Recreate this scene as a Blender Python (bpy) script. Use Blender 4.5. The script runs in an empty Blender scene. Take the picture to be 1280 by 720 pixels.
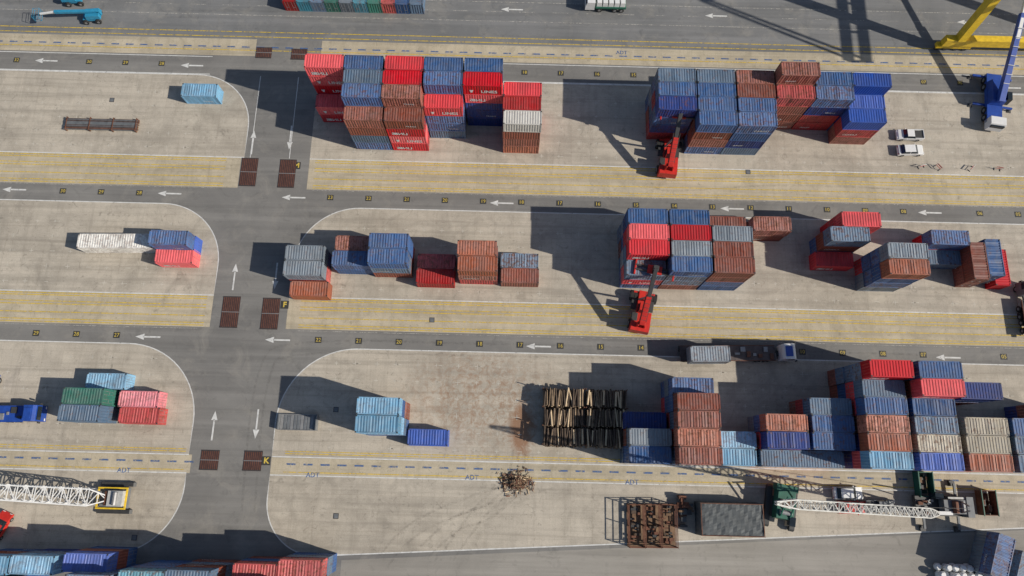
import bpy, math, random
from mathutils import Vector, Matrix
random.seed(7)
R=random.Random(11)
S=bpy.context.scene
# ---------------------------------------------------------------- camera model
H=108.0; T=math.radians(14.4); RHO=0.0245; F=853.33
fw=Vector((0,math.sin(T),-math.cos(T))); r0=Vector((1,0,0)); u0=Vector((0,math.cos(T),math.sin(T)))
rr=r0*math.cos(RHO)+u0*math.sin(RHO); uu=-r0*math.sin(RHO)+u0*math.cos(RHO)
def W(px,py,z=0.0):
    d=fw*F+rr*(px-640)+uu*(360-py)
    k=(H-z)/(-d.z)
    return (d.x*k,d.y*k)
cam=bpy.data.cameras.new("camera"); co=bpy.data.objects.new("camera",cam); S.collection.objects.link(co)
cam.lens=24; cam.sensor_width=36; cam.clip_end=5000
M=Matrix.Identity(4)
for i in range(3):
    M[i][0]=rr[i]; M[i][1]=uu[i]; M[i][2]=-fw[i]
M[2][3]=H
co.matrix_world=M; S.camera=co
# ---------------------------------------------------------------- light
EL=math.radians(34.5); AZ=math.radians(-15)   # direction towards the sun in XY measured from +X
sd=Vector((math.cos(EL)*math.cos(AZ),math.cos(EL)*math.sin(AZ),math.sin(EL)))
SHX=sd.x/sd.z; SHY=sd.y/sd.z
sl=bpy.data.lights.new("sun","SUN"); sl.energy=4.8; sl.angle=math.radians(0.5); sl.color=(1,0.93,0.82)
so=bpy.data.objects.new("sun",sl); S.collection.objects.link(so)
so.rotation_euler=sd.to_track_quat('Z','Y').to_euler(); so.location=(60,-20,80)
w=bpy.data.worlds.new("World"); S.world=w; w.use_nodes=True
nt=w.node_tree; bg=nt.nodes['Background']; sk=nt.nodes.new('ShaderNodeTexSky'); sk.sky_type='NISHITA'; sk.sun_disc=False
sk.sun_elevation=EL; sk.sun_rotation=math.pi/2-AZ
nt.links.new(sk.outputs[0],bg.inputs[0]); bg.inputs[1].default_value=0.08
S.view_settings.view_transform='Standard'; S.view_settings.look='None'; S.view_settings.exposure=0
# ---------------------------------------------------------------- materials
def newmat(name):
    m=bpy.data.materials.new(name); m.use_nodes=True
    n=m.node_tree; p=n.nodes['Principled BSDF']
    return m,n,p
def noise(n,vec,scale,detail=4,rough=0.6,dist=0):
    t=n.nodes.new('ShaderNodeTexNoise'); t.inputs['Scale'].default_value=scale; t.inputs['Detail'].default_value=min(detail,5)
    t.inputs['Roughness'].default_value=rough; t.inputs['Distortion'].default_value=dist
    if vec is not None: n.links.new(vec,t.inputs['Vector'])
    return t.outputs['Fac']
def ramp(n,fac,a,b,c0=(0,0,0,1),c1=(1,1,1,1)):
    r=n.nodes.new('ShaderNodeValToRGB'); r.color_ramp.elements[0].position=a; r.color_ramp.elements[1].position=b
    r.color_ramp.elements[0].color=c0; r.color_ramp.elements[1].color=c1
    n.links.new(fac,r.inputs[0]); return r.outputs[0]
def mix(n,fac,a,b,mode='MIX'):
    m=n.nodes.new('ShaderNodeMix'); m.data_type='RGBA'; m.blend_type=mode
    for s,v in ((m.inputs[0],fac),(m.inputs[6],a),(m.inputs[7],b)):
        if isinstance(v,(int,float)): s.default_value=v
        elif isinstance(v,tuple): s.default_value=v if len(v)==4 else (*v,1)
        else: n.links.new(v,s)
    return m.outputs[2]
def math_(n,op,a,b=None):
    m=n.nodes.new('ShaderNodeMath'); m.operation=op
    for s,v in ((m.inputs[0],a),(m.inputs[1],b)):
        if v is None: continue
        if isinstance(v,(int,float)): s.default_value=v
        else: n.links.new(v,s)
    return m.outputs[0]
def coords(n,scale=(1,1,1),loc=(0,0,0),rot=(0,0,0)):
    tc=n.nodes.new('ShaderNodeTexCoord'); mp=n.nodes.new('ShaderNodeMapping')
    mp.inputs['Scale'].default_value=scale; mp.inputs['Location'].default_value=loc; mp.inputs['Rotation'].default_value=rot
    n.links.new(tc.outputs['Object'],mp.inputs[0]); return mp.outputs[0]
def simple(name,col,rough=0.6,metal=0,var=0.25,scale=1.5):
    m,n,p=newmat(name); v=coords(n)
    f=noise(n,v,scale,5)
    c=mix(n,ramp(n,f,0.3,0.75),tuple(x*(1-var) for x in col),tuple(min(1,x*(1+var*0.6)) for x in col))
    n.links.new(c,p.inputs['Base Color']); p.inputs['Roughness'].default_value=rough; p.inputs['Metallic'].default_value=metal
    return m
def paint(name,col,wear=0.35,fade=0.25):
    m,n,p=newmat(name)
    tc=n.nodes.new('ShaderNodeTexCoord'); oi=n.nodes.new('ShaderNodeObjectInfo')
    sc=n.nodes.new('ShaderNodeVectorMath'); sc.operation='SCALE'; n.links.new(oi.outputs['Location'],sc.inputs[0]); sc.inputs['Scale'].default_value=1.37
    ad=n.nodes.new('ShaderNodeVectorMath'); ad.operation='ADD'; n.links.new(tc.outputs['Object'],ad.inputs[0]); n.links.new(sc.outputs[0],ad.inputs[1])
    v=ad.outputs[0]
    rnd=oi.outputs['Random']
    hsv=n.nodes.new('ShaderNodeHueSaturation'); hsv.inputs['Color'].default_value=(*col,1)
    n.links.new(math_(n,'ADD',math_(n,'MULTIPLY',rnd,0.6),0.70),hsv.inputs['Value'])
    n.links.new(math_(n,'ADD',math_(n,'MULTIPLY',rnd,-0.25),1.08),hsv.inputs['Saturation'])
    hsv.inputs['Hue'].default_value=0.5
    base=hsv.outputs[0]
    lum=sum(col)/3
    fd=tuple(lum*0.5+0.11+c_*0.15 for c_ in col)
    geo=n.nodes.new('ShaderNodeNewGeometry'); sp=n.nodes.new('ShaderNodeSeparateXYZ'); n.links.new(geo.outputs['Normal'],sp.inputs[0])
    up=ramp(n,sp.outputs[2],0.5,0.8)
    f1=ramp(n,noise(n,v,0.7,7,0.7,0.8),0.34,0.74)
    c=mix(n,math_(n,'MULTIPLY',math_(n,'MULTIPLY',f1,fade*1.7),math_(n,'ADD',math_(n,'MULTIPLY',up,0.75),0.25)),base,fd)
    th=math_(n,'ADD',noise(n,v,1.7,9,0.72,0.5),math_(n,'MULTIPLY',rnd,0.12))
    rs=ramp(n,th,0.59,0.70)
    c=mix(n,math_(n,'MULTIPLY',rs,wear*1.5),c,(0.16,0.066,0.034))
    mp=n.nodes.new('ShaderNodeMapping'); mp.inputs['Scale'].default_value=(3.0,0.35,0.35); n.links.new(v,mp.inputs[0])
    st=ramp(n,noise(n,mp.outputs[0],1.0,4),0.42,0.7)
    c=mix(n,math_(n,'MULTIPLY',st,0.36),c,tuple(x*0.38 for x in col))
    s2=ramp(n,noise(n,v,0.28,3,0.5,0.3),0.5,0.62)
    c=mix(n,math_(n,'MULTIPLY',s2,0.22),c,(0.06,0.055,0.05))
    n.links.new(c,p.inputs['Base Color']); p.inputs['Roughness'].default_value=0.5
    p.inputs['Specular IOR Level'].default_value=0.35
    return m
COL={'r':(0.66,0.012,0.024),'R':(0.46,0.03,0.03),'o':(0.31,0.085,0.053),'O':(0.45,0.125,0.06),'b':(0.04,0.125,0.33),'n':(0.02,0.05,0.24),
 's':(0.12,0.20,0.31),'g':(0.045,0.23,0.175),'w':(0.66,0.64,0.59),'e':(0.45,0.39,0.29),'l':(0.17,0.41,0.63),
 't':(0.06,0.28,0.38),'p':(0.70,0.145,0.19),'k':(0.23,0.28,0.335),'B':(0.028,0.10,0.46)}
CM={k:paint("container_paint_"+{'R':'crimson','O':'orange','B':'bright'}.get(k,k),c,wear=0.10 if k in'rB' else (0.28 if k in 'wlkp' else (0.55 if k in 'oOs' else 0.46)),fade=0.05 if k=='r' else (0.12 if k in 'RnB' else 0.34)) for k,c in COL.items()}
white_letter=simple("white_lettering",(0.75,0.75,0.73),0.6)
darkmetal=simple("dark_metal",(0.05,0.05,0.05),0.5)
steel=simple("galvanised_steel",(0.30,0.30,0.30),0.45,0.3)
rubber=simple("rubber",(0.02,0.02,0.02),0.85)
glass=simple("window_glass",(0.02,0.028,0.035),0.08)
redm=simple("machine_red",(0.56,0.03,0.02),0.4)
bluem=simple("machine_blue",(0.02,0.07,0.34),0.4)
skyblue=simple("lift_blue",(0.03,0.25,0.42),0.4)
greenm=simple("machine_green",(0.02,0.12,0.08),0.5)
yellowm=simple("crane_yellow",(0.74,0.50,0.03),0.45)
whitem=simple("white_paint",(0.72,0.72,0.71),0.35,var=0.08)
boomm=simple("boom_paint",(0.48,0.48,0.46),0.5,var=0.3)
greym=simple("grey_paint",(0.16,0.17,0.18),0.35)
wood=simple("timber",(0.20,0.12,0.07),0.8,var=0.5)
bark=simple("bark",(0.10,0.07,0.05),0.9,var=0.5)
bark2=simple("bark_light",(0.24,0.17,0.11),0.9,var=0.5)
cut=simple("cut_wood",(0.62,0.47,0.30),0.8,var=0.3)
tarpm=simple("tarpaulin_grey",(0.085,0.095,0.10),0.7,var=0.3)
rustm=simple("rusty_steel",(0.17,0.07,0.04),0.8,var=0.5)
pipem=simple("pipe_steel",(0.10,0.075,0.07),0.6,var=0.5)
lampr=simple("lamp_red",(0.4,0.01,0.01),0.3)

def concrete(name,base,dark,light,stain=True):
    m,n,p=newmat(name); v=coords(n)
    f=noise(n,v,0.06,7,0.7,0.8)
    c=mix(n,ramp(n,f,0.38,0.62),dark,base)
    f2=noise(n,v,0.35,8,0.7,0.8)
    c=mix(n,math_(n,'MULTIPLY',ramp(n,f2,0.42,0.72),0.6),c,light)
    f3=noise(n,v,6,6,0.8)
    c=mix(n,0.55,c,ramp(n,f3,0.25,0.75,(0.31,0.31,0.31,1),(0.69,0.69,0.69,1)),'OVERLAY')
    vs=coords(n,(0.03,0.9,1)); f4=noise(n,vs,1.0,6,0.65,0.3)
    c=mix(n,math_(n,'MULTIPLY',ramp(n,f4,0.47,0.68),0.48),c,tuple(x*0.6 for x in dark))
    vs=coords(n,(1.0,0.10,1),(3,7,0)); f4=noise(n,vs,0.8,6,0.65,0.4)
    c=mix(n,math_(n,'MULTIPLY',ramp(n,f4,0.52,0.70),0.28),c,tuple(x*0.6 for x in dark))
    f5=noise(n,v,0.9,4,0.6,1.8)
    c=mix(n,math_(n,'MULTIPLY',ramp(n,f5,0.59,0.72),0.48),c,tuple(x*0.42 for x in dark))
    f6=noise(n,v,0.16,5,0.7,1.2)
    c=mix(n,math_(n,'MULTIPLY',ramp(n,f6,0.54,0.68),0.35),c,tuple(x*0.55 for x in dark))
    bt=n.nodes.new('ShaderNodeTexBrick'); bt.offset=0.0; bt.inputs['Scale'].default_value=1.0
    bt.inputs['Mortar Size'].default_value=0.03; bt.inputs['Brick Width'].default_value=3.225; bt.inputs['Row Height'].default_value=2.6; bt.inputs['Mortar Smooth'].default_value=0.3
    bt.inputs['Color1'].default_value=(1,1,1,1); bt.inputs['Color2'].default_value=(0.88,0.88,0.885,1); bt.inputs['Mortar'].default_value=(0.78,0.76,0.74,1)
    n.links.new(v,bt.inputs['Vector'])
    c=mix(n,0.7,c,bt.outputs['Color'],'MULTIPLY')
    if stain:
        cx,cy=W(652,535)
        vm=coords(n,(1/4.6,1/9.5,1),(-cx/4.6,-cy/9.5,0))
        ln=n.nodes.new('ShaderNodeVectorMath'); ln.operation='LENGTH'; n.links.new(vm,ln.inputs[0])
        d=math_(n,'ADD',ln.outputs['Value'],math_(n,'MULTIPLY',noise(n,v,0.6,7,0.75,1.0),1.0))
        c=mix(n,math_(n,'MULTIPLY',ramp(n,d,0.75,1.75,(1,1,1,1),(0,0,0,1)),0.85),c,(0.25,0.125,0.065))
        cx,cy=W(600,500)
        vm=coords(n,(1/15,1/10,1),(-cx/15,-cy/10,0))
        ln=n.nodes.new('ShaderNodeVectorMath'); ln.operation='LENGTH'; n.links.new(vm,ln.inputs[0])
        msk=ramp(n,ln.outputs['Value'],0.35,1.1,(1,1,1,1),(0,0,0,1))
        sp=ramp(n,noise(n,v,1.1,7,0.75,0.8),0.44,0.64)
        c=mix(n,math_(n,'MULTIPLY',math_(n,'MULTIPLY',msk,sp),0.7),c,(0.25,0.135,0.07))
    n.links.new(c,p.inputs['Base Color']); p.inputs['Roughness'].default_value=0.85
    b=n.nodes.new('ShaderNodeBump'); b.inputs['Strength'].default_value=0.25; b.inputs['Distance'].default_value=0.02
    n.links.new(f3,b.inputs['Height']); n.links.new(b.outputs[0],p.inputs['Normal'])
    return m
conc=concrete("yard_concrete",(0.49,0.437,0.36),(0.37,0.33,0.272),(0.56,0.505,0.42))
runway=concrete("runway_concrete",(0.51,0.44,0.32),(0.41,0.355,0.26),(0.58,0.51,0.39),False)
def asphalt(name,a,b_):
    m,n,p=newmat(name); v=coords(n)
    c=mix(n,ramp(n,noise(n,v,0.06,7,0.65,0.6),0.35,0.7),a,b_)
    vs=coords(n,(0.03,0.8,1)); c=mix(n,math_(n,'MULTIPLY',ramp(n,noise(n,vs,1,5),0.48,0.72),0.42),c,tuple(x*0.6 for x in a))
    vs=coords(n,(0.02,0.5,1),(5,3,0)); c=mix(n,math_(n,'MULTIPLY',ramp(n,noise(n,vs,1,5),0.5,0.75),0.5),c,tuple(x*1.35 for x in b_))
    f5=noise(n,v,0.5,5,0.7,1.2)
    c=mix(n,math_(n,'MULTIPLY',ramp(n,f5,0.56,0.72),0.4),c,tuple(x*0.5 for x in a))
    f6=noise(n,v,0.25,5,0.7,0.6)
    c=mix(n,math_(n,'MULTIPLY',ramp(n,f6,0.52,0.7),0.4),c,(0.30,0.28,0.245))
    f3=noise(n,v,9,5,0.8)
    c=mix(n,0.5,c,ramp(n,f3,0.25,0.75,(0.33,0.33,0.33,1),(0.68,0.68,0.68,1)),'OVERLAY')
    n.links.new(c,p.inputs['Base Color']); p.inputs['Roughness'].default_value=0.85
    return m
asph=asphalt("asphalt",(0.155,0.150,0.143),(0.215,0.208,0.195))
asphd=asphalt("asphalt_dark",(0.14,0.143,0.145),(0.20,0.20,0.20))
asphl=asphalt("asphalt_worn",(0.24,0.225,0.20),(0.31,0.29,0.26))
def linepaint(name,col,keep=0.75,thr=(0.36,0.52)):
    m,n,p=newmat(name); v=coords(n)
    n.links.new(mix(n,ramp(n,noise(n,v,1.2,5),0.3,0.7),tuple(x*0.7 for x in col),col),p.inputs['Base Color']); p.inputs['Roughness'].default_value=0.7
    if keep<1:
        a=ramp(n,noise(n,v,2.0,5,0.75),thr[0],thr[1])
        n.links.new(math_(n,'MULTIPLY',a,keep),p.inputs['Alpha'])
    return m
whl=linepaint("white_road_paint",(0.76,0.76,0.74),0.9,(0.28,0.42)); yel=linepaint("yellow_road_paint",(0.80,0.55,0.05),0.85,(0.36,0.52))
blu=linepaint("blue_road_paint",(0.07,0.16,0.38),0.8,(0.36,0.52)); fad=linepaint("faded_white_paint",(0.66,0.63,0.57),0.6,(0.40,0.58)); tick=linepaint("tick_paint",(0.60,0.565,0.49),1)
blk=linepaint("black_road_paint",(0.045,0.045,0.042),1); tyre=linepaint("tyre_rubber_mark",(0.08,0.07,0.06),0.20,(0.42,0.68))
numy=simple("number_yellow",(0.62,0.46,0.08),0.7)
gratem=simple("grate_steel",(0.055,0.030,0.030),0.6)

# ---------------------------------------------------------------- mesh builder
class B:
    def __init__(s): s.v=[];s.f=[];s.m=[];s.mats=[]
    def mi(s,m):
        if m not in s.mats: s.mats.append(m)
        return s.mats.index(m)
    def face(s,pts,m):
        k=len(s.v); s.v+=[tuple(p) for p in pts]; s.f.append(tuple(range(k,k+len(pts)))); s.m.append(s.mi(m))
    def hexa(s,p,m):
        k=len(s.v); s.v+=[tuple(q) for q in p]; i=s.mi(m)
        for q in ((3,2,1,0),(4,5,6,7),(0,1,5,4),(1,2,6,5),(2,3,7,6),(3,0,4,7)):
            s.f.append(tuple(k+a for a in q)); s.m.append(i)
    def box(s,c,d,m,tx=1,ty=1,sh=0):
        x,y,z=c; a,b,e=d[0]/2,d[1]/2,d[2]/2
        s.hexa([(x-a,y-b,z-e),(x+a,y-b,z-e),(x+a,y+b,z-e),(x-a,y+b,z-e),
                (x-a*tx+sh,y-b*ty,z+e),(x+a*tx+sh,y-b*ty,z+e),(x+a*tx+sh,y+b*ty,z+e),(x-a*tx+sh,y+b*ty,z+e)],m)
    def beam(s,p0,p1,w,h,m,w1=None,h1=None):
        p0=Vector(p0);p1=Vector(p1);d=(p1-p0).normalized()
        up=Vector((0,0,1)) if abs(d.z)<0.95 else Vector((0,1,0))
        sx=d.cross(up).normalized(); sy=sx.cross(d).normalized()
        w1=w1 or w; h1=h1 or h
        q=[p0-sx*w/2-sy*h/2,p0+sx*w/2-sy*h/2,p0+sx*w/2+sy*h/2,p0-sx*w/2+sy*h/2,
           p1-sx*w1/2-sy*h1/2,p1+sx*w1/2-sy*h1/2,p1+sx*w1/2+sy*h1/2,p1-sx*w1/2+sy*h1/2]
        s.hexa(q,m)
    def cyl(s,p0,p1,r,m,n=10,r1=None,cap=None):
        p0=Vector(p0);p1=Vector(p1);d=(p1-p0).normalized(); r1=r if r1 is None else r1
        up=Vector((0,0,1)) if abs(d.z)<0.95 else Vector((0,1,0))
        a=d.cross(up).normalized(); b=a.cross(d)
        k=len(s.v); i=s.mi(m); ic=s.mi(cap or m)
        for j in range(n):
            t=2*math.pi*j/n; o=a*math.cos(t)+b*math.sin(t)
            s.v.append(tuple(p0+o*r)); s.v.append(tuple(p1+o*r1))
        for j in range(n):
            q=(j+1)%n; s.f.append((k+2*j,k+2*q,k+2*q+1,k+2*j+1)); s.m.append(i)
        s.f.append(tuple(k+2*j for j in range(n))[::-1]); s.m.append(ic)
        s.f.append(tuple(k+2*j+1 for j in range(n))); s.m.append(ic)
    def extr(s,prof,y0,y1,m):
        n=len(prof);k=len(s.v);i=s.mi(m)
        for (x,z) in prof: s.v.append((x,y0,z))
        for (x,z) in prof: s.v.append((x,y1,z))
        s.f.append(tuple(range(k,k+n)));s.m.append(i); s.f.append(tuple(range(k+n,k+2*n))[::-1]);s.m.append(i)
        for j in range(n):
            q=(j+1)%n; s.f.append((k+q,k+j,k+n+j,k+n+q)); s.m.append(i)
    def wheel(s,x,y,r,wd,m=None):
        s.cyl((x,y-wd/2,r),(x,y+wd/2,r),r,m or rubber,14); s.cyl((x,y-wd/2-.02,r),(x,y+wd/2+.02,r),r*0.5,steel,10)
    def lattice(s,p0,p1,w0,w1,n,m,t=0.09):
        p0=Vector(p0);p1=Vector(p1);d=(p1-p0).normalized()
        up=Vector((0,0,1)) if abs(d.z)<0.95 else Vector((0,1,0))
        a=d.cross(up).normalized(); b=a.cross(d).normalized()
        def c(i,k):
            f=i/n; taper=min(1,min(f,1-f)/0.12+0.25); ww=(w0+(w1-w0)*f)*taper/2
            sx,sy=((1,1),(1,-1),(-1,-1),(-1,1))[k]
            return p0+(p1-p0)*f+a*sx*ww+b*sy*ww
        for i in range(n):
            for k in range(4):
                s.beam(c(i,k),c(i+1,k),t*1.5,t*1.5,m)
                s.beam(c(i,k),c(i,(k+1)%4),t,t,m)
                s.beam(c(i+(i%2),k),c(i+1-(i%2),(k+1)%4),t,t,m)
    def mesh(s,name):
        me=bpy.data.meshes.new(name); me.from_pydata(s.v,[],s.f); 
        for m in s.mats: me.materials.append(m)
        me.polygons.foreach_set('material_index',s.m); me.update(); return me
    def obj(s,name,loc=(0,0,0),rot=0,bevel=0):
        me=s.mesh(name); o=bpy.data.objects.new(name,me); S.collection.objects.link(o)
        o.location=loc; o.rotation_euler=(0,0,rot)
        if bevel:
            md=o.modifiers.new("bevel",'BEVEL'); md.width=bevel; md.segments=2; md.limit_method='ANGLE'
        return o
def textpolys(txt,size,bold=0.0):
    cu=bpy.data.curves.new("t",'FONT'); cu.body=txt; cu.size=size; cu.align_x='CENTER'; cu.align_y='CENTER'; cu.offset=bold; cu.resolution_u=2
    o=bpy.data.objects.new("t",cu); S.collection.objects.link(o)
    me=o.to_mesh(); vs=[tuple(v.co) for v in me.vertices]; fs=[tuple(p.vertices) for p in me.polygons]
    o.to_mesh_clear(); bpy.data.objects.remove(o); bpy.data.curves.remove(cu)
    return vs,fs
def addtext(b,tp,fn,m):
    vs,fs=tp; k=len(b.v); i=b.mi(m)
    b.v+=[fn(v) for v in vs]
    for f in fs: b.f.append(tuple(k+a for a in f)); b.m.append(i)

# ---------------------------------------------------------------- containers
PAINT=bpy.data.materials.new("slot_paint")
CW,CH=2.44,2.59
def container_mesh(L,text=None,size=0.9,logo=False,dent=0):
    b=B(); w=CW/2; l=L/2; t=0.14
    b.mi(PAINT)
    rv=random.Random(dent)
    for sy in(-1,1):
        b.box((0,sy*(w-t/2),t/2),(L-2*t,t,t),PAINT); b.box((0,sy*(w-t/2),CH-t/2),(L-2*t,t,t),PAINT)
        for sx in(-1,1): b.box((sx*(l-t/2),sy*(w-t/2),CH/2),(t,t,CH),PAINT)
    for sx in(-1,1):
        b.box((sx*(l-t/2),0,t/2),(t,CW-2*t,t),PAINT); b.box((sx*(l-t/2),0,CH-t/2),(t,CW-2*t,t),PAINT)
    for sx in(-1,1):
        for sy in(-1,1): b.box((sx*(l-.11),sy*(w-.11),CH-.02),(.2,.2,.09),darkmetal)
    def prof(L0,per,dep):
        n=max(2,round(L0/per)); per=L0/n; o=[]
        for i in range(n):
            x=i*per
            o+=[(x,0),(x+per*.32,0),(x+per*.5,-dep),(x+per*.82,-dep)]
        o.append((L0,0)); return o
    Lp=L-2*t
    pr=prof(Lp,0.40,0.045)
    pr=[(x,d-(rv.uniform(0,.04) if dent else 0)) for x,d in pr]
    for i in range(len(pr)-1):
        (x0,d0),(x1,d1)=pr[i],pr[i+1]
        x0-=Lp/2;x1-=Lp/2
        b.face([(x0,-w+t,CH-.02+d0),(x1,-w+t,CH-.02+d1),(x1,w-t,CH-.02+d1),(x0,w-t,CH-.02+d0)],PAINT)
        for sy in(-1,1):
            q=[(x0,sy*(w-.02+d0),t),(x1,sy*(w-.02+d1),t),(x1,sy*(w-.02+d1),CH-t),(x0,sy*(w-.02+d0),CH-t)]
            b.face(q if sy<0 else q[::-1],PAINT)
    pr=prof(CW-2*t,0.40,0.045)
    for i in range(len(pr)-1):
        (x0,d0),(x1,d1)=pr[i],pr[i+1]; x0-=w-t;x1-=w-t
        b.face([(l-.02+d0,x0,t),(l-.02+d1,x1,t),(l-.02+d1,x1,CH-t),(l-.02+d0,x0,CH-t)],PAINT)
    b.face([(-l+.03,-w+t,t),(-l+.03,-w+t,CH-t),(-l+.03,w-t,CH-t),(-l+.03,w-t,t)],PAINT)
    b.box((-l+.02,0,CH/2),(.03,.03,CH-2*t),darkmetal)
    for y in(-.85,-.35,.35,.85): b.cyl((-l-.005,y,.15),(-l-.005,y,CH-.15),.022,steel,6)
    for y in(-.6,.6): b.box((-l,y,1.0),(.04,.35,.06),steel)
    if text:
        for sy in(-1,1):
            addtext(b,text,lambda v:(sy*-1*(-v[0]-L*.17),sy*(w+.004),v[1]+0.85) if sy>0 else (v[0]+L*.17,-w-.004,v[1]+0.85),white_letter)
            if logo:
                q=[(-L*.34,1.3),(-L*.24,1.3),(-L*.27,.55),(-L*.31,.55)]
                b.face([((-x if sy>0 else x),sy*(w+.004),z) for x,z in q],white_letter)
    return b.mesh("container")
tL=textpolys("LINES",1.05,0.02); tC=textpolys("CARGO",0.7); tX=textpolys("TRANS",0.55)
MESH={(6.06,'r'):container_mesh(6.06,tL,logo=True),(6.06,'c'):container_mesh(6.06,tC,dent=3),(6.06,'x'):container_mesh(6.06,tX,dent=5),
 (6.06,''):container_mesh(6.06),(6.06,'y'):container_mesh(6.06,dent=7),(6.06,'z'):container_mesh(6.06,dent=9),(12.19,''):container_mesh(12.19)}
def cont(x,y,z,c,L=6.06,rot=0.0,nm="shipping_container"):
    if L<7: key='r' if c in'r' else R.choice(['','','c','x','y','z']); me=MESH[(6.06,key)]
    else: me=MESH[(12.19,'')]
    o=bpy.data.objects.new(nm,me); S.collection.objects.link(o)
    flip=math.pi if R.random()<.5 else 0
    o.location=(x+R.uniform(-.09,.09),y+R.uniform(-.025,.025),z+0.012); o.rotation_euler=(0,0,rot+flip+R.uniform(-.006,.006))
    o.material_slots[0].link='OBJECT'; o.material_slots[0].material=CM[c]
    return o
RND='bbboosRnrk'
def stack(x,y,spec,L=6.06,rot=0.0):
    if not spec: return
    n=int(spec[0]); cs=list(spec[1:])
    for i in range(n):
        c=cs[i] if i<len(cs) else R.choice(RND)
        cont(x,y,(n-1-i)*CH,c,L,rot)
def cluster(xs,yfront,cols,L=6.06,pitch=2.5):
    for x,rows in zip(xs,cols):
        n=len(rows)
        for i,sp in enumerate(rows):
            l=L
            if sp and sp[-1]=='*': sp=sp[:-1]; l=12.19
            stack(x+l/2,yfront+(n-1-i)*pitch+CW/2,sp,l)
def Tp(px,py,spec,L=6.06,rot=0.0):
    n=int(spec[0]); x,y=W(px,py,n*CH)
    dx,dy=(L/2,-CW/2) if abs(rot)<.7 else (CW/2,-L/2)
    stack(x+dx,y+dy,spec,L,rot)
x0=W(405,150)[0]; x1=W(675,158)[0]; p=(x1-x0)/6
cluster([x0+p*i for i in range(6)],W(505,188)[1],[
 ['5rrrn','2rr','',''],
 ['5b','5s','5b','4oosb'],
 ['5rr','5rr','5oo','4orrr'],
 ['5bb','5bb','4rbbs',''],
 ['5bb','5rrnnn','',''],
 ['','4r','4R','4wooO']])
Tp(228,104,'1l')
x0=W(808,165)[0]
cluster([x0+6.3*i for i in range(6)],W(900,193)[1],[
 ['4s','4b','4n',''],
 ['4s','4b','4b','4boob'],
 ['4o','4o','4b','4bbns'],
 ['5oo','4Roo','',''],
 ['4b','4bnRR','',''],
 ['4B','3BB','3BRo','']])
Tp(98,291,'1w',12.19,0.03)
Tp(188,287,'2bB'); Tp(195,310,'1r')
x,y=W(357,306,2*CH); stack(x+3.03,y-CW/2,'2k'); stack(x+3.1,y-2.5-CW/2,'2k'); stack(x+3.5,y-5.2-CW/2,'1O')
x,y=W(420,294,2*CH); stack(x+3,y-CW/2,'2o'); stack(x+2.7,y-2.5-CW/2,'2b')
x,y=W(462,291,3*CH); stack(x+3,y-CW/2,'3b'); stack(x+3,y-2.5-CW/2,'3bso')
x,y=W(522,317,1*CH); stack(x+3,y-CW/2,'1R'); stack(x+3,y-2.5-CW/2,'1R')
x,y=W(573,300,3*CH); stack(x+3,y-CW/2,'3O'); stack(x+3,y-2.5-CW/2,'3OoR')
x,y=W(627,316,1*CH); stack(x+3,y-CW/2,'1s'); stack(x+3,y-2.5-CW/2,'1o')
x0=W(773,340)[0]
cluster([x0+6.35*i for i in range(3)],W(860,362)[1],[
 ['4b','4r','4r','3s'],
 ['4b','4r','4k','4bss'],
 ['3o','4k','4o','4oobb']])
Tp(941,270,'2oo')
x,y=W(1052,264,3*CH); stack(x+3,y-CW/2,'3rr'); stack(x+1,y-2.5-CW/2,'3s'); stack(x+.8,y-5-CW/2,'1r')
x,y=W(1109,303,4*CH); stack(x+3,y-CW/2,'4k'); stack(x+3,y-2.5-CW/2,'4Obbk')
x,y=W(1162,287,2*CH); stack(x+3.2,y-CW/2,'2b'); stack(x+3.2,y-2.5-CW/2,'1s')
x,y=W(1199,309,1*CH); stack(x+1.2,y-3,'2o',6.06,math.pi/2); stack(x+3.75,y-2.4,'2bk',6.06,math.pi/2); stack(x+6.3,y-3.2,'1r',6.06,math.pi/2)
x,y=W(80,484,2*CH); stack(x+3,y-CW/2,'2gg'); stack(x+2.8,y-2.5-CW/2,'2ss'); stack(x+4.6,y+2.55-CW/2,'1l'); 
x,y=W(151,488,1*CH); stack(x+3.0,y-CW/2,'1p'); stack(x+3.4,y-2.5-CW/2,'1R')
x,y=W(447,496,4*CH); stack(x+3,y-CW/2,'4lb'); stack(x+3,y-2.5-CW/2,'4lls')
Tp(510,536,'1B')
cluster([W(q,560)[0] for q in (776,828,882,936,990,1043,1099,1155,1210,1262)],W(776,579)[1],[
 ['','','','2n','3k','3b'],
 ['','3b','4o','4o','4O','4o'],
 ['','','','','2l','2l'],
 ['','','','3O','3n','2s*'],
 ['','','3s','3b','3b',''],
 ['5r','4s','4b','4O','4O','4l'],
 ['5b','5r','4b','4s','4e','4B'],
 ['','4n','','4e','4e','4O'],
 ['','','','4b','4s','4s'],
 ['','','4b','4b','4s','4k']])
x,y=W(357,14); 
for i,c in enumerate('RtsgktgRbs'): stack(x+1.3+i*2.52,y+3.1,'1'+c,6.06,math.pi/2)
for px,py,sp in ((-44,694,'3l'),(14,694,'3l'),(80,691,'3B'),(149,713,'4t'),(207,712,'4s'),(292,704,'3R'),(349,699,'3R'),(-40,722,'3k'),(82,718,'4s'),(292,730,'4s')):
    Tp(px,py,sp)
Tp(1240,668,'2bk',6.06,1.2); Tp(1268,690,'1s',6.06,1.2)

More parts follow.
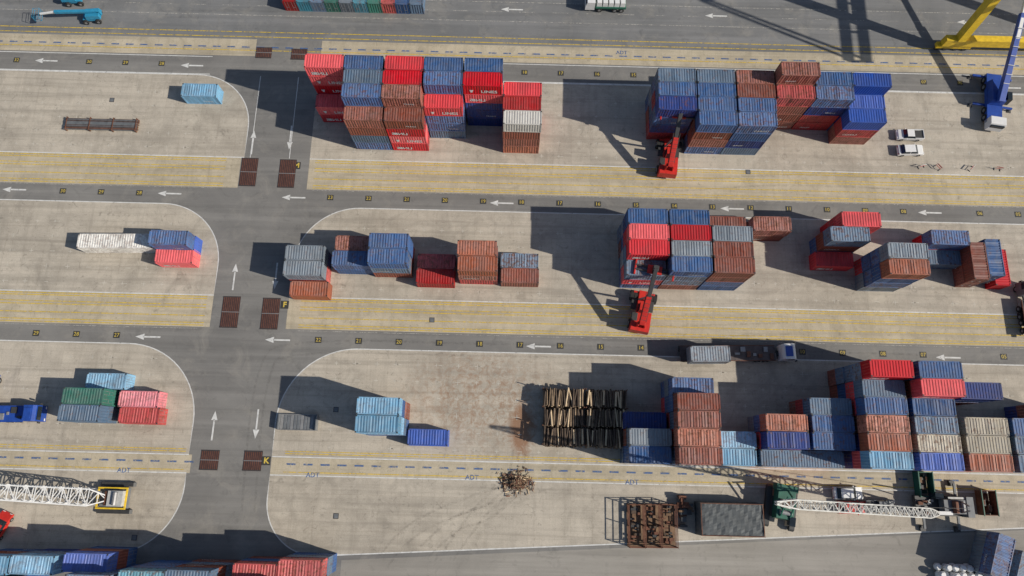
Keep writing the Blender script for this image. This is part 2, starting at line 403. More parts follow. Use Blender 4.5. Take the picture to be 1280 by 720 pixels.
# ---------------------------------------------------------------- ground
def sheet(name,pts,z,m):
    me=bpy.data.meshes.new(name); me.from_pydata([(p[0],p[1],z) for p in pts],[],[tuple(range(len(pts)))]); me.materials.append(m)
    o=bpy.data.objects.new(name,me); S.collection.objects.link(o); return o
def yv(py,px=640): return W(px,py)[1]
sheet("ground",[(-1500,-1500),(1500,-1500),(1500,1500),(-1500,1500)],0,asph)
XL=W(274,320)[0]; XR=W(369,300)[0]; FAR=260
def rpad(x0,x1,y0,y1,ne=0,nw=0,se=0,sw=0):
    pts=[]
    def arc(cx,cy,r,a0):
        if r<=0: pts.append((cx,cy)); return
        for i in range(17):
            a=math.radians(a0+90*i/16); pts.append((cx+r*math.cos(a),cy+r*math.sin(a)))
    arc(x1-ne,y1-ne,ne,0); arc(x0+nw,y1-nw,nw,90); arc(x0+sw,y0+sw,sw,180); arc(x1-se,y0+se,se,270)
    return pts
LM=B()
def strip(b,pts,wd,z,m,closed=False):
    n=len(pts)
    L=[];Rr=[]
    for i in range(n):
        a=Vector(pts[max(0,i-1)] if not closed else pts[i-1]); c=Vector(pts[min(n-1,i+1)] if not closed else pts[(i+1)%n])
        d=(c-a).normalized(); q=Vector((-d.y,d.x))*wd/2; p_=Vector(pts[i])
        L.append(p_+q);Rr.append(p_-q)
    for i in range(n if closed else n-1):
        j=(i+1)%n
        b.face([(Rr[i].x,Rr[i].y,z),(Rr[j].x,Rr[j].y,z),(L[j].x,L[j].y,z),(L[i].x,L[i].y,z)],m)
Y={k:yv(k) for k in (57,78,103,205,243,265,378,418,441,578,601)}
pads=[rpad(-FAR,XL+2,Y[205],Y[103],ne=10),rpad(XR+1,FAR,Y[205],Y[103]),
      rpad(-FAR,XL,Y[378],Y[265],ne=10.5),rpad(XR,FAR,Y[378],Y[265],nw=10.5),
      rpad(-FAR,XL-.5,Y[578],Y[441],ne=12),rpad(XR,FAR,Y[578],Y[441],nw=12)]
by=W(100,692)[1]
pads.append(rpad(-FAR,XL-.5,by,Y[601],se=10))
a=W(410,698); c=W(1280,660)
pr=[(FAR,Y[601]),(XR,Y[601])]
for i in range(17):
    t=math.radians(180+90*i/16); pr.append((XR+8+8*math.cos(t),a[1]+.3+8+8*math.sin(t)))
pr.append((c[0],c[1])); pr.append((FAR,c[1]))
pads.append(pr)
for q in pads:
    sheet("concrete_yard",q,0.012,conc)
    strip(LM,q,0.17,0.024,whl,True)
for a_,b_ in ((78,57),(243,205),(418,378),(601,578)):
    for xa,xb in ((-FAR,XL+ (1.5 if a_<250 else 0)),(XR+(1 if a_<250 else 0),FAR)):
        sheet("crane_runway",[(xa,Y[a_]),(xb,Y[a_]),(xb,Y[b_]),(xa,Y[b_])],0.008,runway)
sheet("quay_road",[(-FAR,Y[57]),(FAR,Y[57]),(FAR,Y[57]+60),(-FAR,Y[57]+60)],0.004,asphd)
sheet("access_road",[(a[0]+2,-60),(FAR,-60),(FAR,c[1]-.3),(c[0],c[1]-.3),(a[0]+2,a[1]-.2)],0.006,asphl)
YL=B()
for a_,b_ in ((243,205),(418,378)):
    for f in (0.05,0.13,0.35,0.60,0.69,0.88,0.95):
        yy=Y[a_]+(Y[b_]-Y[a_])*f
        for xa,xb in ((-FAR,XL-1),(XR+2,FAR)): strip(YL,[(xa,yy),(xb,yy)],0.14,0.030,yel)
for xa,xb in ((-FAR,XL-1),(XR+2,FAR)):
    for py in (571,574,597): strip(YL,[(xa,yv(py)),(xb,yv(py))],0.13,0.030,yel)
for py in (48,54,71): strip(YL,[(-FAR,yv(py)),(FAR,yv(py))],0.15,0.030,yel)
YL.obj("yellow_road_markings")
for py in (80,102): 
    for xa,xb in ((-FAR,XL-6),(XR+2,FAR)): strip(LM,[(xa,yv(py)),(xb,yv(py))],0.14,0.028,whl)
for py in (244,420):
    for xa,xb in ((-FAR,XL-2),(XR+2,FAR)): strip(LM,[(xa,yv(py)),(xb,yv(py))],0.10,0.028,fad)
for py in (27,3): strip(LM,[(-FAR,yv(py)),(FAR,yv(py))],0.14,0.028,fad)
for k in range(-40,60): strip(LM,[(k*6,yv(15)),(k*6+3,yv(15))],0.12,0.028,fad)
for k in (XL+3,XR-2.5): strip(LM,[(k,yv(205)),(k,yv(103))],0.12,0.028,whl)
ARR=[]
def arrow(px,py,a,Lr=4.0):
    x,y=W(px,py); ca,sa=math.cos(a),math.sin(a); ARR.append((x,y))
    f=lambda u,v:(x+u*ca-v*sa,y+u*sa+v*ca,0.034)
    LM.face([f(-Lr/2,-.13),f(Lr/2-1.3,-.13),f(Lr/2-1.3,.13),f(-Lr/2,.13)],whl)
    LM.face([f(Lr/2-1.4,-.5),f(Lr/2,0),f(Lr/2-1.4,.5)],whl)
for q in ((58,76),(240,82),(1262,110),(18,237),(212,242),(367,247),(627,254),(915,261),(1162,266),(640,12),(895,20),(1210,28),(185,421),(347,425),(673,433),(965,441),(1185,447)):
    arrow(q[0],q[1],math.pi)
for q in ((316,178),(293,346),(267,532)): arrow(q[0],q[1],math.pi/2,4.5)
for q in ((363,172),(345,345),(321,530)): arrow(q[0],q[1],-math.pi/2,4.5)
LM.obj("white_road_markings")
NB=B()
txt={}
for (mx,my,lab) in ((429,85,23),(413,247,23),(398,425,22)):
    bx,byy=W(mx,my)
    for k in range(-16,24):
        x=bx+6.45*k
        if XL-2<x<XR+1: continue
        yy=byy; n_=lab-k
        if n_<1: n_=abs(n_)+1
        if any(abs(ax-x)<2.6 and abs(ay-yy)<1.5 for ax,ay in ARR): continue
        NB.face([(x-.52,yy-.48,.036),(x+.52,yy-.48,.036),(x+.52,yy+.48,.036),(x-.52,yy+.48,.036)],blk)
        s_=("%02d"%n_)
        if s_ not in txt: txt[s_]=textpolys(s_,0.85,0.0)
        addtext(NB,txt[s_],lambda v:(x+v[0],yy+v[1],.040),numy)
for s_,px,py in (("F",356,381),("K",333,576),("M",371,207)):
    x,yy=W(px,py); NB.face([(x-.65,yy-.65,.036),(x+.65,yy-.65,.036),(x+.65,yy+.65,.036),(x-.65,yy+.65,.036)],blk)
    addtext(NB,textpolys(s_,1.2,0.04),lambda v:(x+v[0],yy+v[1],.040),numy)
NB.obj("bay_number_markings")
BL=B(); ta=textpolys("ADT",1.0,0.02)
for px,py in ((155,588),(391,594),(590,597),(790,603),(777,66)):
    x,yy=W(px,py); addtext(BL,ta,lambda v:(x+v[0],yy+v[1],.036),blu)
for py in (587,67):
    for k in range(-60,80):
        x=k*2.6
        if py==587 and XL-1<x<XR+1: continue
        BL.face([(x,yv(py)-.13,.036),(x+1.4,yv(py)-.13,.036),(x+1.4,yv(py)+.13,.036),(x,yv(py)+.13,.036)],blu)
BL.obj("blue_road_markings")
BT=B()
for (ya,yb,xm,my) in ((Y[205],Y[103],429,85),(Y[378],Y[265],413,247),(Y[578],Y[441],398,425)):
    bx=W(xm,my)[0]; nrow=int((yb-ya-1.2)/2.6)
    for k in range(-16,22):
        for dx in (-3.225,-.25,.25):
            for j in range(nrow):
                x=bx+6.45*k+dx; yy=ya+1.6+j*2.6
                if XL-6<x<XR+6 or R.random()<.25: continue
                l_=.42*R.uniform(.6,1)
                BT.face([(x-l_,yy-.04,.028),(x+l_,yy-.04,.028),(x+l_,yy+.04,.028),(x-l_,yy+.04,.028)],tick)
                if dx<0: BT.face([(x-.04,yy-l_,.030),(x+.04,yy-l_,.030),(x+.04,yy+l_,.030),(x-.04,yy+l_,.030)],tick)
BT.obj("bay_tick_markings")
TM=B()
def curve_marks(pts,wd=0.35,gap=1.9):
    P_=[Vector(W(*q)) for q in pts]
    out=[]
    for i in range(len(P_)-1):
        p0=P_[max(i-1,0)];p1=P_[i];p2=P_[i+1];p3=P_[min(i+2,len(P_)-1)]
        for s_ in range(8):
            t=s_/8; out.append(0.5*((2*p1)+(-p0+p2)*t+(2*p0-5*p1+4*p2-p3)*t*t+(-p0+3*p1-3*p2+p3)*t**3))
    for o in (-gap/2,gap/2):
        q=[]
        for i,a in enumerate(out):
            d=(out[min(i+1,len(out)-1)]-out[max(i-1,0)]).normalized(); q.append(a+Vector((-d.y,d.x))*o)
        strip(TM,[(v.x,v.y) for v in q],wd,TM.zz,tyre); TM.zz+=.0006
TM.zz=.044
for q in ([(480,700),(520,660),(600,625),(700,600)],[(560,695),(600,640),(640,600),(650,560)],[(530,690),(570,655),(610,640),(650,605)],[(310,640),(330,470),(380,436),(600,437),(1200,452)],
          [(820,225),(845,232),(1000,225),(1200,235)],[(790,408),(830,415),(1000,410)]):
    curve_marks(q)
TM.obj("tyre_marks")
for px,py in ((330,66),(374,68),(311,215),(359,217),(288,390),(338,392),(262,575),(316,576)):
    x,y=W(px,py); b=B(); hh=2.6 if 200<py<400 else (1.1 if py<100 else 1.5)
    b.box((0,0,.02),(2.8,hh*2,.04),gratem)
    for i in range(-4,5): b.box((i*.3,0,.05),(.08,hh*2-.2,.03),rustm)
    for j in (-1,0,1): b.box((0,j*(hh-.1),.055),(2.8,.1,.05),steel if j==0 else darkmetal)
    b.obj("drain_grate",(x,y,.012))
for px,py in ((420,512),(140,125),(420,645),(168,672),(935,215),(540,400)):
    x,y=W(px,py); b=B(); b.box((0,0,.015),(.8,.8,.03),darkmetal); b.box((0,0,.035),(.62,.62,.01),greym); b.obj("manhole_cover",(x,y,.012))

# ---------------------------------------------------------------- vehicles
def car(px,py,m,rot,kind='car'):
    b=B(); L=4.5; w=.88
    b.extr([(-2.2,.35),(-2.25,.75),(-2.1,.95),(-1.2,1.0),(1.0,1.0),(2.0,.86),(2.22,.65),(2.2,.35)],-w,w,m)
    if kind=='car':
        b.box((-.35,0,1.2),(2.9,1.66,.42),glass,.66,.84,-.05); b.box((-.4,0,1.43),(1.85,1.36,.05),m)
        for sy in(-1,1): b.beam((-.35,sy*.80,1.0),(-.38,sy*.68,1.42),.08,.06,m)
    elif kind=='pickup':
        b.box((.25,0,1.22),(1.9,1.66,.45),glass,.66,.84,-.1); b.box((.15,0,1.46),(1.2,1.36,.05),m)
        b.box((-1.45,0,1.02),(1.45,1.45,.03),darkmetal)
        for sy in(-1,1): b.box((-1.45,sy*.83,1.08),(1.55,.09,.2),m)
        b.box((-2.2,0,1.08),(.08,1.56,.2),m)
    for x in(-1.4,1.4):
        for sy in(-1,1): b.wheel(x,sy*.8,.34,.22)
    for sy in(-1,1):
        b.box((2.19,sy*.6,.7),(.08,.35,.14),whitem); b.box((-2.24,sy*.65,.75),(.06,.25,.18),lampr); b.box((.75,sy*.98,.98),(.15,.18,.12),m)
    x,y=W(px,py); return b.obj("parked_pickup" if kind=='pickup' else "parked_car",(x,y,.03),rot,.04)
car(1134,171,whitem,math.pi,'pickup'); car(1135,190,whitem,0.04); car(1057,616,whitem,0.02); car(1062,634,redm,0.0,'car'); car(1097,632,greym,0.05,'pickup'); car(4,658,redm,1.2)
def reach(px,py,rot,ang,ext,boomcol=redm,spread=True):
    b=B()
    b.box((0,0,1.35),(6.2,1.7,.9),redm); b.box((-2.9,0,1.7),(1.7,3.1,1.5),redm,.9,.95); b.box((-1.6,1.1,2.0),(1.6,.9,.7),darkmetal); b.box((-1.4,-1.15,1.95),(2.0,.8,.5),redm)
    b.box((2.5,0,1.3),(.9,3.4,.6),redm)
    for sy in(-1,1):
        b.wheel(2.3,sy*1.25,.85,.55); b.wheel(2.3,sy*1.85,.85,.55); b.wheel(-2.4,sy*1.45,.8,.5)
        b.box((.8,sy*1.35,1.3),(1.8,.9,.15),darkmetal)
    b.box((.1,.0,2.65),(1.4,1.35,1.5),glass,.8,.9); b.box((.1,0,3.44),(1.2,1.3,.08),redm)
    for sx in(-1,1):
        for sy in(-1,1): b.beam((.1+sx*.69,sy*.66,1.9),(.1+sx*.56,sy*.6,3.42),.08,.08,redm)
    ca,sa=math.cos(ang),math.sin(ang); p0=Vector((-2.8,0,3.6)); d=Vector((ca,0,sa))
    for sy in(-1,1): b.beam((-2.8,sy*.65,2.2),(-2.8,sy*.5,3.8),.7,.2,redm); b.cyl((1.6,sy*.75,1.6),p0+d*4.6+Vector((0,sy*.35,-.3)),.16,steel,8)
    b.beam(p0,p0+d*4.8,.8,.85,boomcol); b.beam(p0+d*4.7,p0+d*ext,.6,.6,darkmetal)
    for i in range(6): b.beam(p0+d*(.6+i*.7)+Vector((0,-.4,.5)),p0+d*(.6+i*.7)+Vector((0,.4,.5)),.08,.08,darkmetal)
    for sy in(-1,1):
        b.beam(p0+d*.4+Vector((0,sy*.52,.3)),p0+d*5.3+Vector((0,sy*.52,.3)),.08,.08,darkmetal)
    e=p0+d*ext
    b.box((e.x,0,e.z-.5),(.8,.8,1.2),darkmetal); 
    if spread:
        z=e.z-1.2
        b.box((e.x,0,z),(1.3,2.2,.35),boomcol); b.box((e.x-.35,0,z-.05),(.25,6.0,.3),darkmetal); b.box((e.x+.35,0,z-.05),(.25,6.0,.3),darkmetal)
        for sy in(-1,1): b.box((e.x,sy*2.95,z-.1),(2.4,.25,.35),redm); 
    x,y=W(px,py); b.obj("reach_stacker",(x,y,.02),rot,.03)
reach(833,200,math.radians(84),math.radians(38),9.0); reach(800,390,math.radians(80),math.radians(36),9.5)
def truck(px,py,rot,cabm,load=None,trailer=12.0,nm="semi_truck",deck=wood):
    b=B()
    b.extr([(1.0,.6),(3.2,.6),(3.25,1.6),(3.0,2.9),(2.6,3.15),(1.2,3.15),(1.0,2.6)],-1.2,1.2,cabm)
    b.box((3.17,0,2.3),(.1,2.1,.85),glass,1,.95); b.box((1.9,0,3.2),(1.1,1.6,.12),bluem if cabm is whitem else cabm)
    for sy in(-1,1): b.box((2.4,sy*1.2,2.25),(1.0,.06,.7),glass); b.box((3.2,sy*1.4,2.2),(.15,.25,.6),darkmetal); b.box((3.24,sy*.9,1.0),(.06,.4,.2),whitem)
    b.box((-1.2,0,.85),(5.0,.9,.3),darkmetal)
    for x in(2.3,-1.0,-2.3):
        for sy in(-1,1): b.wheel(x,sy*.98,.5,.35 if x>0 else .55)
    b.cyl((.3,-.9,.9),(.3,.0,.9),.35,steel); b.box((-.2,.9,.8),(1.2,.5,.6),steel)
    if trailer:
        xe=.4-trailer
        for sy in(-1,1): b.box((xe/2+.1,sy*.45,1.3),(trailer,.18,.35),darkmetal)
        for i in range(int(trailer/1.2)): b.box((.2-i*1.2,0,1.42),(.15,2.28,.14),darkmetal)
        for sy in(-1,1): b.box((xe/2+.1,sy*1.2,1.46),(trailer,.1,.16),rustm if deck is not bluem else deck)
        b.box((xe/2+.1,0,1.5),(trailer,2.3,.05),deck)
        for x in(xe+1,xe+2.3,xe+3.6):
            for sy in(-1,1): b.wheel(x,sy*.95,.5,.5)
        for i in range(7): b.box((-i*.9-.3,R.uniform(-.6,.6),1.62),(R.uniform(.3,.9),R.uniform(.3,1),.2),R.choice([darkmetal,rustm,steel]))
    x,y=W(px,py); o=b.obj(nm,(x,y,.02),rot,.03)
    return o
truck(962,443,.03,whitem,trailer=15.0,deck=pipem)
x,y=W(879,447); cont(x,y,1.55,'k',6.06,.03)
truck(36,518,0.03,bluem,trailer=7,nm="flatbed_truck",deck=bluem)
truck(-12,494,1.5,bluem,trailer=6,nm="flatbed_truck",deck=bluem)
truck(1278,380,math.pi/2,greym,trailer=6,nm="flatbed_truck",deck=darkmetal)
def boomlift(px,py,rot):
    b=B()
    b.box((0,0,.8),(2.8,1.6,.5),skyblue)
    for x in(-1.1,1.1):
        for sy in(-1,1): b.wheel(x,sy*.95,.5,.4)
    b.box((-.6,0,1.5),(2.6,1.8,.8),skyblue,.9,.9); b.cyl((0,0,1),(0,0,1.4),.5,darkmetal)
    b.beam((-1.8,0,2.1),(5.5,0,2.6),.5,.5,skyblue); b.beam((5.5,0,2.6),(8.2,0,2.3),.3,.3,whitem); b.beam((-1.8,0,1.2),(-1.8,0,2.3),.6,.5,skyblue)
    for z in(1.6,2.2,2.7):
        for sy in(-1,1): b.beam((8.2,sy*.9,z),(9.3,sy*.9,z),.06,.06,skyblue)
        for x in(8.2,9.3): b.beam((x,-.9,z),(x,.9,z),.06,.06,skyblue)
    for x in(8.2,9.3):
        for sy in(-1,1): b.beam((x,sy*.9,1.6),(x,sy*.9,2.7),.06,.06,skyblue)
    b.box((8.75,0,1.6),(1.1,1.8,.06),steel)
    x,y=W(px,py); b.obj("boom_lift",(x,y,0.01),rot,.03)
boomlift(118,24,math.pi+.1); boomlift(96,2,0.1)
b=B()
b.box((0,0,1.1),(9.5,2.6,.7),bluem)
for x in(-3.8,-2.4,2.2,3.6):
    for sy in(-1,1): b.wheel(x,sy*1.15,.65,.5)
b.extr([(4.2,.7),(6.0,.7),(6.0,1.6),(5.6,2.5),(4.2,2.5)],-1.3,1.3,whitem); b.box((5.75,0,1.95),(.5,2.3,.6),glass)
b.box((-.8,0,2.1),(4.5,2.5,1.3),bluem,.9,.9); b.box((.2,1.6,2.3),(1.9,.9,1.5),glass,.8,.9)
for x in(-4.4,1.2):
    for sy in(-1,1): b.beam((x,0,.8),(x,sy*3.4,.8),.35,.3,bluem); b.cyl((x,sy*3.4,.03),(x,sy*3.4,.9),.14,steel); b.box((x,sy*3.4,.05),(.7,.7,.1),darkmetal)
b.beam((1.5,0,2.8),(-12,0,8.5),1.0,1.1,bluem,.8,.8); b.beam((-8,0,7.0),(-17,0,10.6),.6,.6,whitem); b.cyl((1.0,0,2.3),(-4,0,4.8),.2,steel)
for i in range(7): b.beam((-1-i*1.4,-.55,4.5+i*.6),(-1-i*1.4,.55,4.5+i*.6),.1,.12,whitem)
x,y=W(1236,128); b.obj("mobile_crane",(x,y,.02),math.radians(-98),.03)

# ---------------------------------------------------------------- goods and clutter
b=B()
for i in range(14):
    for k in range(3): b.cyl((-6.2+R.uniform(-.2,.2),-.95+i*.145,.25+k*.14),(6.2+R.uniform(-.2,.2),-.95+i*.145,.25+k*.14),.07,R.choice([pipem,pipem,rustm,greym]),8,cap=rustm)
for x in(-6,-2,2,6):
    b.box((x,0,.08),(.2,2.4,.16),wood)
    b.box((x,0,.68),(.14,2.1,.05),rustm)
    for sy in(-1,1): b.box((x,sy*1.12,.4),(.12,.1,.8),rustm)
x,y=W(129,157); b.obj("pipe_bundle",(x,y,.02),.0)
b=B()
x,y=W(677,558)
for cx in range(2):
    for row in range(3):
        for lay in range(8):
            n=22 if lay<6 else 18
            for i in range(n):
                r=R.uniform(.10,.18); xx=.25+cx*6.6+(i+R.uniform(0,.5))*6.0/n; l=R.uniform(2.1,2.9); yc=1.4+row*2.95+R.uniform(-.15,.15)
                t=R.gauss(0,.07)*(1.6 if lay>5 else 1)
                q=R.random(); mm=cut if (q<.14 and lay>4) else (bark2 if q<.45 else bark)
                b.cyl((xx-t,yc-l/2,.2+lay*.3+R.uniform(0,.12)),(xx+t,yc+l/2,.2+lay*.3+R.uniform(0,.12)),r,mm,7,cap=cut,r1=r*R.uniform(.7,1))
    for row in range(4):
        for xx in(0,6.3): b.box((cx*6.6+xx+.02,.3+row*2.8,1.45),(.12,.12,2.9),rustm)
b.obj("log_stack",(x,y,.02))
b=B()
for i in range(520):
    a=R.uniform(0,6.28); rd=abs(R.gauss(0,.85)); z=max(.05,1.0*math.exp(-rd*rd/1.2)*R.random())
    c=Vector((rd*math.cos(a)*1.5,rd*math.sin(a),z)); l=R.uniform(.15,.9); t=R.uniform(0,6.28)
    d=Vector((math.cos(t),math.sin(t),R.uniform(-.2,.4)))*l/2
    b.beam(c-d+Vector((0,0,.1)),c+d+Vector((0,0,.1)),R.uniform(.05,.16),R.uniform(.03,.08),R.choice([wood,wood,rustm,rustm,bark,bark2,cut]))
x,y=W(645,602); b.obj("scrap_wood_pile",(x,y,.02))
b=B(); b.box((0,0,.2),(6.0,2.4,.25),steel); 
for s_ in(-1,1): b.box((s_*2.9,0,.7),(.15,2.4,.9),greym); b.box((0,s_*1.17,.4),(5.6,.1,.2),steel)
for i in range(11): b.box((-2.6+i*.52,0,.36),(.38,2.2,.06),greym if i%3 else steel)
x,y=W(374,528); b.obj("flat_rack_container",(x,y,.02))
for i,(px,py,rt) in enumerate(((1151,209,.3),(1171,210,-.9),(1213,211,.8),(1246,212,-.2))):
    b=B(); b.box((0,0,.9),(1.1,.05,.16),lampr if i%2 else whitem); b.box((0,0,.45),(1.1,.05,.08),redm)
    for s_ in(-1,1): b.box((s_*.5,0,.5),(.045,.045,1.0),whitem); b.box((s_*.5,0,.04),(.1,.5,.08),darkmetal)
    x,y=W(px,py); b.obj("road_barrier",(x,y,.01),rt)
for i,px in enumerate((793,813,833)):
    b=B(); wd=2.35; l=6.1
    b.box((0,0,.15),(wd,l,.2),wood)
    for sx in(-1,1):
        for sy in(-1,0,1): b.box((sx*(wd/2-.06),sy*(l/2-.06),1.2),(.12,.12,2.2),rustm)
        for z in(.8,1.5,2.3): b.box((sx*(wd/2-.06),0,z),(.08,l,.12),rustm)
    for sy in(-1,1):
        for z in(.8,1.5,2.3): b.box((0,sy*(l/2-.06),z),(wd,.08,.12),rustm)
    for j in range(16): b.box((R.uniform(-.5,.5),R.uniform(-2.6,2.6),R.uniform(.3,.8)),(R.uniform(.3,1.4),R.uniform(.15,.5),.2),R.choice([wood,rustm,darkmetal,darkmetal,bark]))
    x,y=W(px,656); b.obj("steel_stillage",(x,y,.02))
b=B(); nx,ny=16,12; Lx,Ly,Hz=9.2,4.6,2.9
g=[[(-Lx/2+Lx*i/nx,-Ly/2+Ly*j/ny,Hz+.10*math.sin(i*1.9+j)*R.random()-.08*(abs(i-nx/2)>nx/2-1)) for j in range(ny+1)] for i in range(nx+1)]
for i in range(nx):
    for j in range(ny): b.face([g[i][j],g[i+1][j],g[i+1][j+1],g[i][j+1]],tarpm)
per=[g[i][0] for i in range(nx+1)]+[g[nx][j] for j in range(1,ny+1)]+[g[i][ny] for i in range(nx-1,-1,-1)]+[g[0][j] for j in range(ny-1,0,-1)]
for i in range(len(per)):
    p0=per[i];p1=per[(i+1)%len(per)]; k=1.03
    o=lambda p,q:(p[0]*(k+.01*(q%2)),p[1]*(k+.02*(q%2)),.05)
    b.face([o(p0,i),o(p1,i+1),p1,p0],tarpm)
for s_ in(-1,1): b.box((0,s_*(Ly/2-.05),Hz+.08),(Lx+.1,.1,.1),rustm); b.box((s_*(Lx/2-.05),0,Hz+.08),(.1,Ly-.3,.1),rustm)
x,y=W(908,648); b.obj("tarpaulin_covered_cargo",(x,y,.02),.0)
b=B()
for j in range(22): b.box((R.uniform(-1,1),R.uniform(-2.4,2.4),.4+R.random()*.6),(R.uniform(.4,1.2),R.uniform(.2,.9),R.uniform(.3,1.0)),R.choice([wood,rustm,darkmetal,tarpm]))
x,y=W(857,640); b.obj("scrap_crates",(x,y,.02))
b=B()
for s_ in(-1,1):
    b.extr([(-2.8,.2),(-3.1,.6),(-2.8,1.0),(2.8,1.0),(3.1,.6),(2.8,.2)],s_*1.9-.4,s_*1.9+.4,darkmetal)
b.box((0,0,1.1),(3,3.2,.5),darkmetal); b.box((-.6,0,2.1),(4.6,2.8,1.5),greenm,.92,.92); b.box((-2.9,0,2.1),(.9,3.2,1.6),greenm)
b.box((1.7,1.1,2.2),(1.5,1.0,1.7),glass,.85,.9); b.cyl((-.8,-1.0,3.0),(-.8,1.0,3.0),.45,rustm); b.cyl((.6,-.9,3.0),(.6,.9,3.0),.35,steel)
b.beam((1.2,.7,2.9),(-1.6,.7,5.0),.2,.2,greenm); b.beam((1.2,-.7,2.9),(-1.6,-.7,5.0),.2,.2,greenm); b.beam((-2.6,0,2.9),(-1.6,0,5.0),.2,.2,greenm)
x,y=W(973,634); b.obj("crawler_crane",(x,y,.02),math.radians(-100),.03)
b=B()
cx_,cy_=W(1170,632)
TZ=24.5
tx_,ty_=W(612,533); tx_+=SHX*TZ; ty_+=SHY*TZ
tip=(tx_-cx_,ty_-cy_,TZ)
b.box((0,0,1.2),(8,2.8,.8),darkmetal)
for x_ in(-3.2,-1.9,1.7,3.0):
    for sy in(-1,1): b.wheel(x_,sy*1.2,.6,.45)
for x_ in(-2.6,2.6):
    for sy in(-1,1): b.beam((x_,0,.8),(x_,sy*3.3,.8),.3,.28,greym); b.box((x_,sy*3.3,.2),(.8,.8,.4),darkmetal)
b.box((1.2,0,2.3),(3.6,2.2,1.2),greym,.95,.9); b.box((3.3,0,2.2),(1.0,2.9,1.6),greym); b.box((-1.2,1.5,2.4),(1.5,.9,1.5),glass,.8,.9)
b.cyl((1,-.9,3.1),(1,.9,3.1),.4,rustm); b.cyl((2.2,-.8,3.0),(2.2,.8,3.0),.3,steel)
b.box((-.5,-.9,2.9),(2.0,.5,.3),whitem); b.box((1.5,1.25,2.7),(2.5,.3,.2),boomm)
for k in range(8): b.box((R.uniform(-3.5,-1.5),R.uniform(-1,1),1.75),(R.uniform(.3,.9),R.uniform(.2,.6),.3),R.choice([darkmetal,rustm,steel]))
b.lattice((-1.5,-1.0,2.8),tip,1.35,1.05,32,boomm,.095)
b.beam((2,.8,2.9),(.5,.3,7),.16,.16,steel); b.beam((2,-.8,2.9),(.5,-.3,7),.16,.16,steel)
b.cyl((.5,0,7),tip,.035,darkmetal,5)
b.obj("mobile_crane",(cx_,cy_,.02),0,0)
b=B()
b.box((0,0,1.0),(4.0,3.0,1.1),greym,.9,.9)
for s_ in(-1,1): b.extr([(-2.4,.05),(-2.7,.45),(-2.4,.8),(2.4,.8),(2.7,.45),(2.4,.05)],s_*1.95-.3,s_*1.95+.3,darkmetal)
b.box((.9,0,2.1),(2.2,2.2,1.1),boomm); b.cyl((-.6,-1,2.0),(-.6,1,2.0),.4,rustm); b.cyl((1,-.9,2.8),(1,.9,2.8),.35,steel)
for s_ in(-1,1): b.beam((-2.2,s_*1.45,1.75),(2.2,s_*1.45,1.75),.22,.2,yellowm); b.beam((s_*2.1,-1.3,1.75),(s_*2.1,1.3,1.75),.22,.2,yellowm)
b.lattice((-.5,0,1.8),(-26,1.2,7.0),2.4,1.7,22,whitem,.10)
x,y=W(148,622); b.obj("lattice_crane",(x,y,.02),0)
for px,py,m in ((1228,628,rustm),(1150,605,greenm)):
    b=B()
    b.hexa([(-1.2,-.8,.05),(1.2,-.8,.05),(1.2,.8,.05),(-1.2,.8,.05),(-1.35,-.9,.12),(1.35,-.9,.12),(1.35,.9,.12),(-1.35,.9,.12)],m)
    for s_ in(-1,1): b.box((0,s_*1.0,.9),(3.6,.1,1.6),m); b.box((s_*1.75,0,.9),(.1,1.88,1.58),m)
    for s_ in(-1,1): b.box((0,s_*1.08,1.7),(3.8,.12,.12),greenm)
    for j in range(16): b.box((R.uniform(-1.4,1.4),R.uniform(-.7,.7),R.uniform(.3,1.2)),(R.uniform(.3,.9),R.uniform(.2,.6),.2),R.choice([wood,rustm,darkmetal]))
    x,y=W(px,py); b.obj("waste_skip",(x,y,.02),math.pi/2)
def bags(px,py,nx,ny,name="stack_of_white_bags"):
    b=B()
    for i in range(nx):
        for j in range(ny):
            for k in range(2):
                cx,cy,cz=i*1.05+R.uniform(-.1,.1),j*1.05+R.uniform(-.1,.1),.45+k*.8
                if k and R.random()<.35: continue
                for (z0,z1,s0,s1) in ((-.42,-.2,.7,1),(-.2,.2,1,1),(.2,.42,1,.65)):
                    n=8; k0=len(b.v); ii=b.mi(whitem)
                    for q in range(n):
                        t=2*math.pi*q/n+.4; b.v.append((cx+.52*s0*math.cos(t),cy+.52*s0*math.sin(t),cz+z0)); b.v.append((cx+.52*s1*math.cos(t),cy+.52*s1*math.sin(t),cz+z1))
                    for q in range(n): w_=(q+1)%n; b.f.append((k0+2*q,k0+2*w_,k0+2*w_+1,k0+2*q+1)); b.m.append(ii)
                    b.f.append(tuple(k0+2*q+1 for q in range(n))); b.m.append(ii)
    x,y=W(px,py); b.obj(name,(x,y,.02))
bags(1172,727,6,3)
b=B(); b.box((0,0,1.2),(5.5,2.4,.4),greenm)
for i in range(5):
    for j in range(2): b.box((-2.1+i*1.05,-.55+j*1.1,1.9),(.95,.95,1.0),whitem,.85,.85)
for x_ in(-2,-.8,2.0):
    for sy in(-1,1): b.wheel(x_,sy*1.0,.5,.35)
b.extr([(2.9,.6),(4.6,.6),(4.6,1.6),(4.3,2.6),(2.9,2.6)],-1.15,1.15,whitem); b.box((4.4,0,2.05),(.3,2.0,.6),glass)
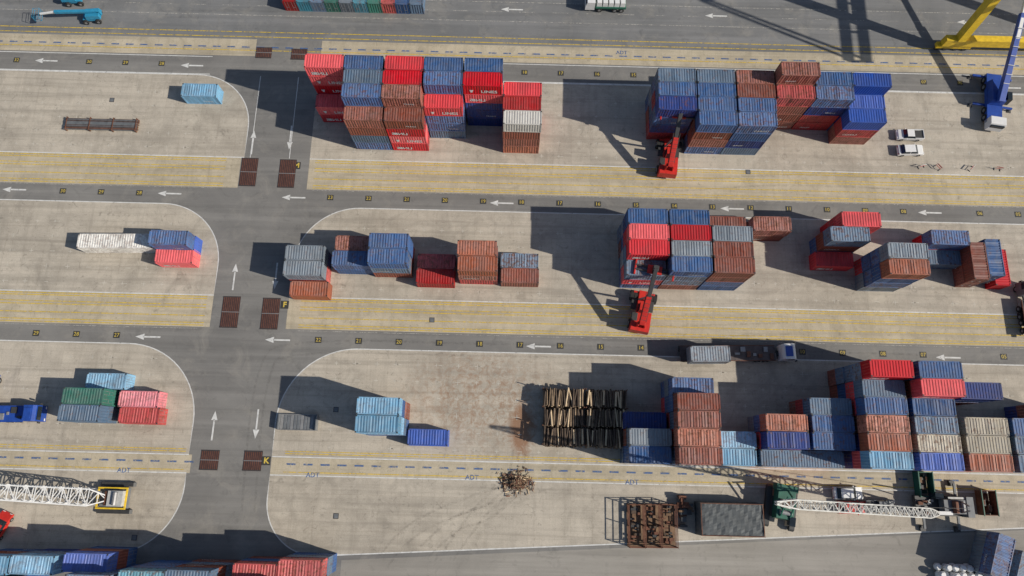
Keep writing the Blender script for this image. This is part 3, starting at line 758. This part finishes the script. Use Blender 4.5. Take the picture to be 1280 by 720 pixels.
x,y=W(762,9); b.obj("flatbed_truck",(x,y,.02),math.pi,.03)

# ---------------------------------------------------------------- ship-to-shore crane (top right)
b=B()
ax,ay=W(1186,62)
ZB=22.0
tx_,ty_=W(1085,80); bxx=tx_+SHX*ZB-ax; byy=ty_+SHY*ZB-ay
qx,qy=W(880,0); ZA=(bxx+ax-qx)/SHX; qyy=qy+SHY*ZA-ay
sp=2*bxx; dep=24.0
def bx(p0,p1,w_,h_): b.beam(p0,p1,w_,h_,yellowm)
for yy in (0,dep):
    bx((-2.5,yy,2.6),(sp+2.5,yy,2.6),1.2,1.7)
    for xx in (0,sp):
        for q in(-2.5,-.9,.9,2.5): b.cyl((xx+q,yy-.25,.5),(xx+q,yy+.25,.5),.45,darkmetal,12); 
        b.box((xx,yy,1.3),(6.2,.9,.7),yellowm)
for xx in(0,sp):
    bx((xx,0,3.3),(xx,3,ZB),1.3,1.6); bx((xx,dep,3.3),(xx,dep,ZB),1.3,1.6)
    bx((xx,1.5,11),(xx,dep,11),.9,1.2)
    bx((xx,3,ZB),(xx,dep,ZB),1.0,1.3)
    bx((xx,dep,ZB),(sp/2,qyy,ZA),.8,.8)
for i in range(12): b.beam((.9,.3+i*.15,4+i*1.3),(.9,1.0+i*.15,5.0+i*1.3),.5,.08,steel)
for yy in(3,dep): bx((0,yy,ZB),(sp,yy,ZB),1.0,1.3)
for xx in(sp/2-1.6,sp/2+1.6):
    bx((xx,byy,ZB+1.3),(xx,dep+45,ZB+1.3),.5,1.2)
yy=byy
while yy<dep+45: bx((sp/2-1.6,yy,ZB+1.3),(sp/2+1.6,yy,ZB+1.3),.35,.4); yy+=6
bx((sp/2-.8,qyy,ZA),(sp/2-1.4,byy+.5,ZB+1.5),.4,.4); bx((sp/2+.8,qyy,ZA),(sp/2+1.4,byy+.5,ZB+1.5),.4,.4)
bx((sp/2,qyy,ZA),(sp/2,dep+42,ZB+1.8),.3,.3)
b.obj("ship_to_shore_crane",(ax,ay,.02),0)
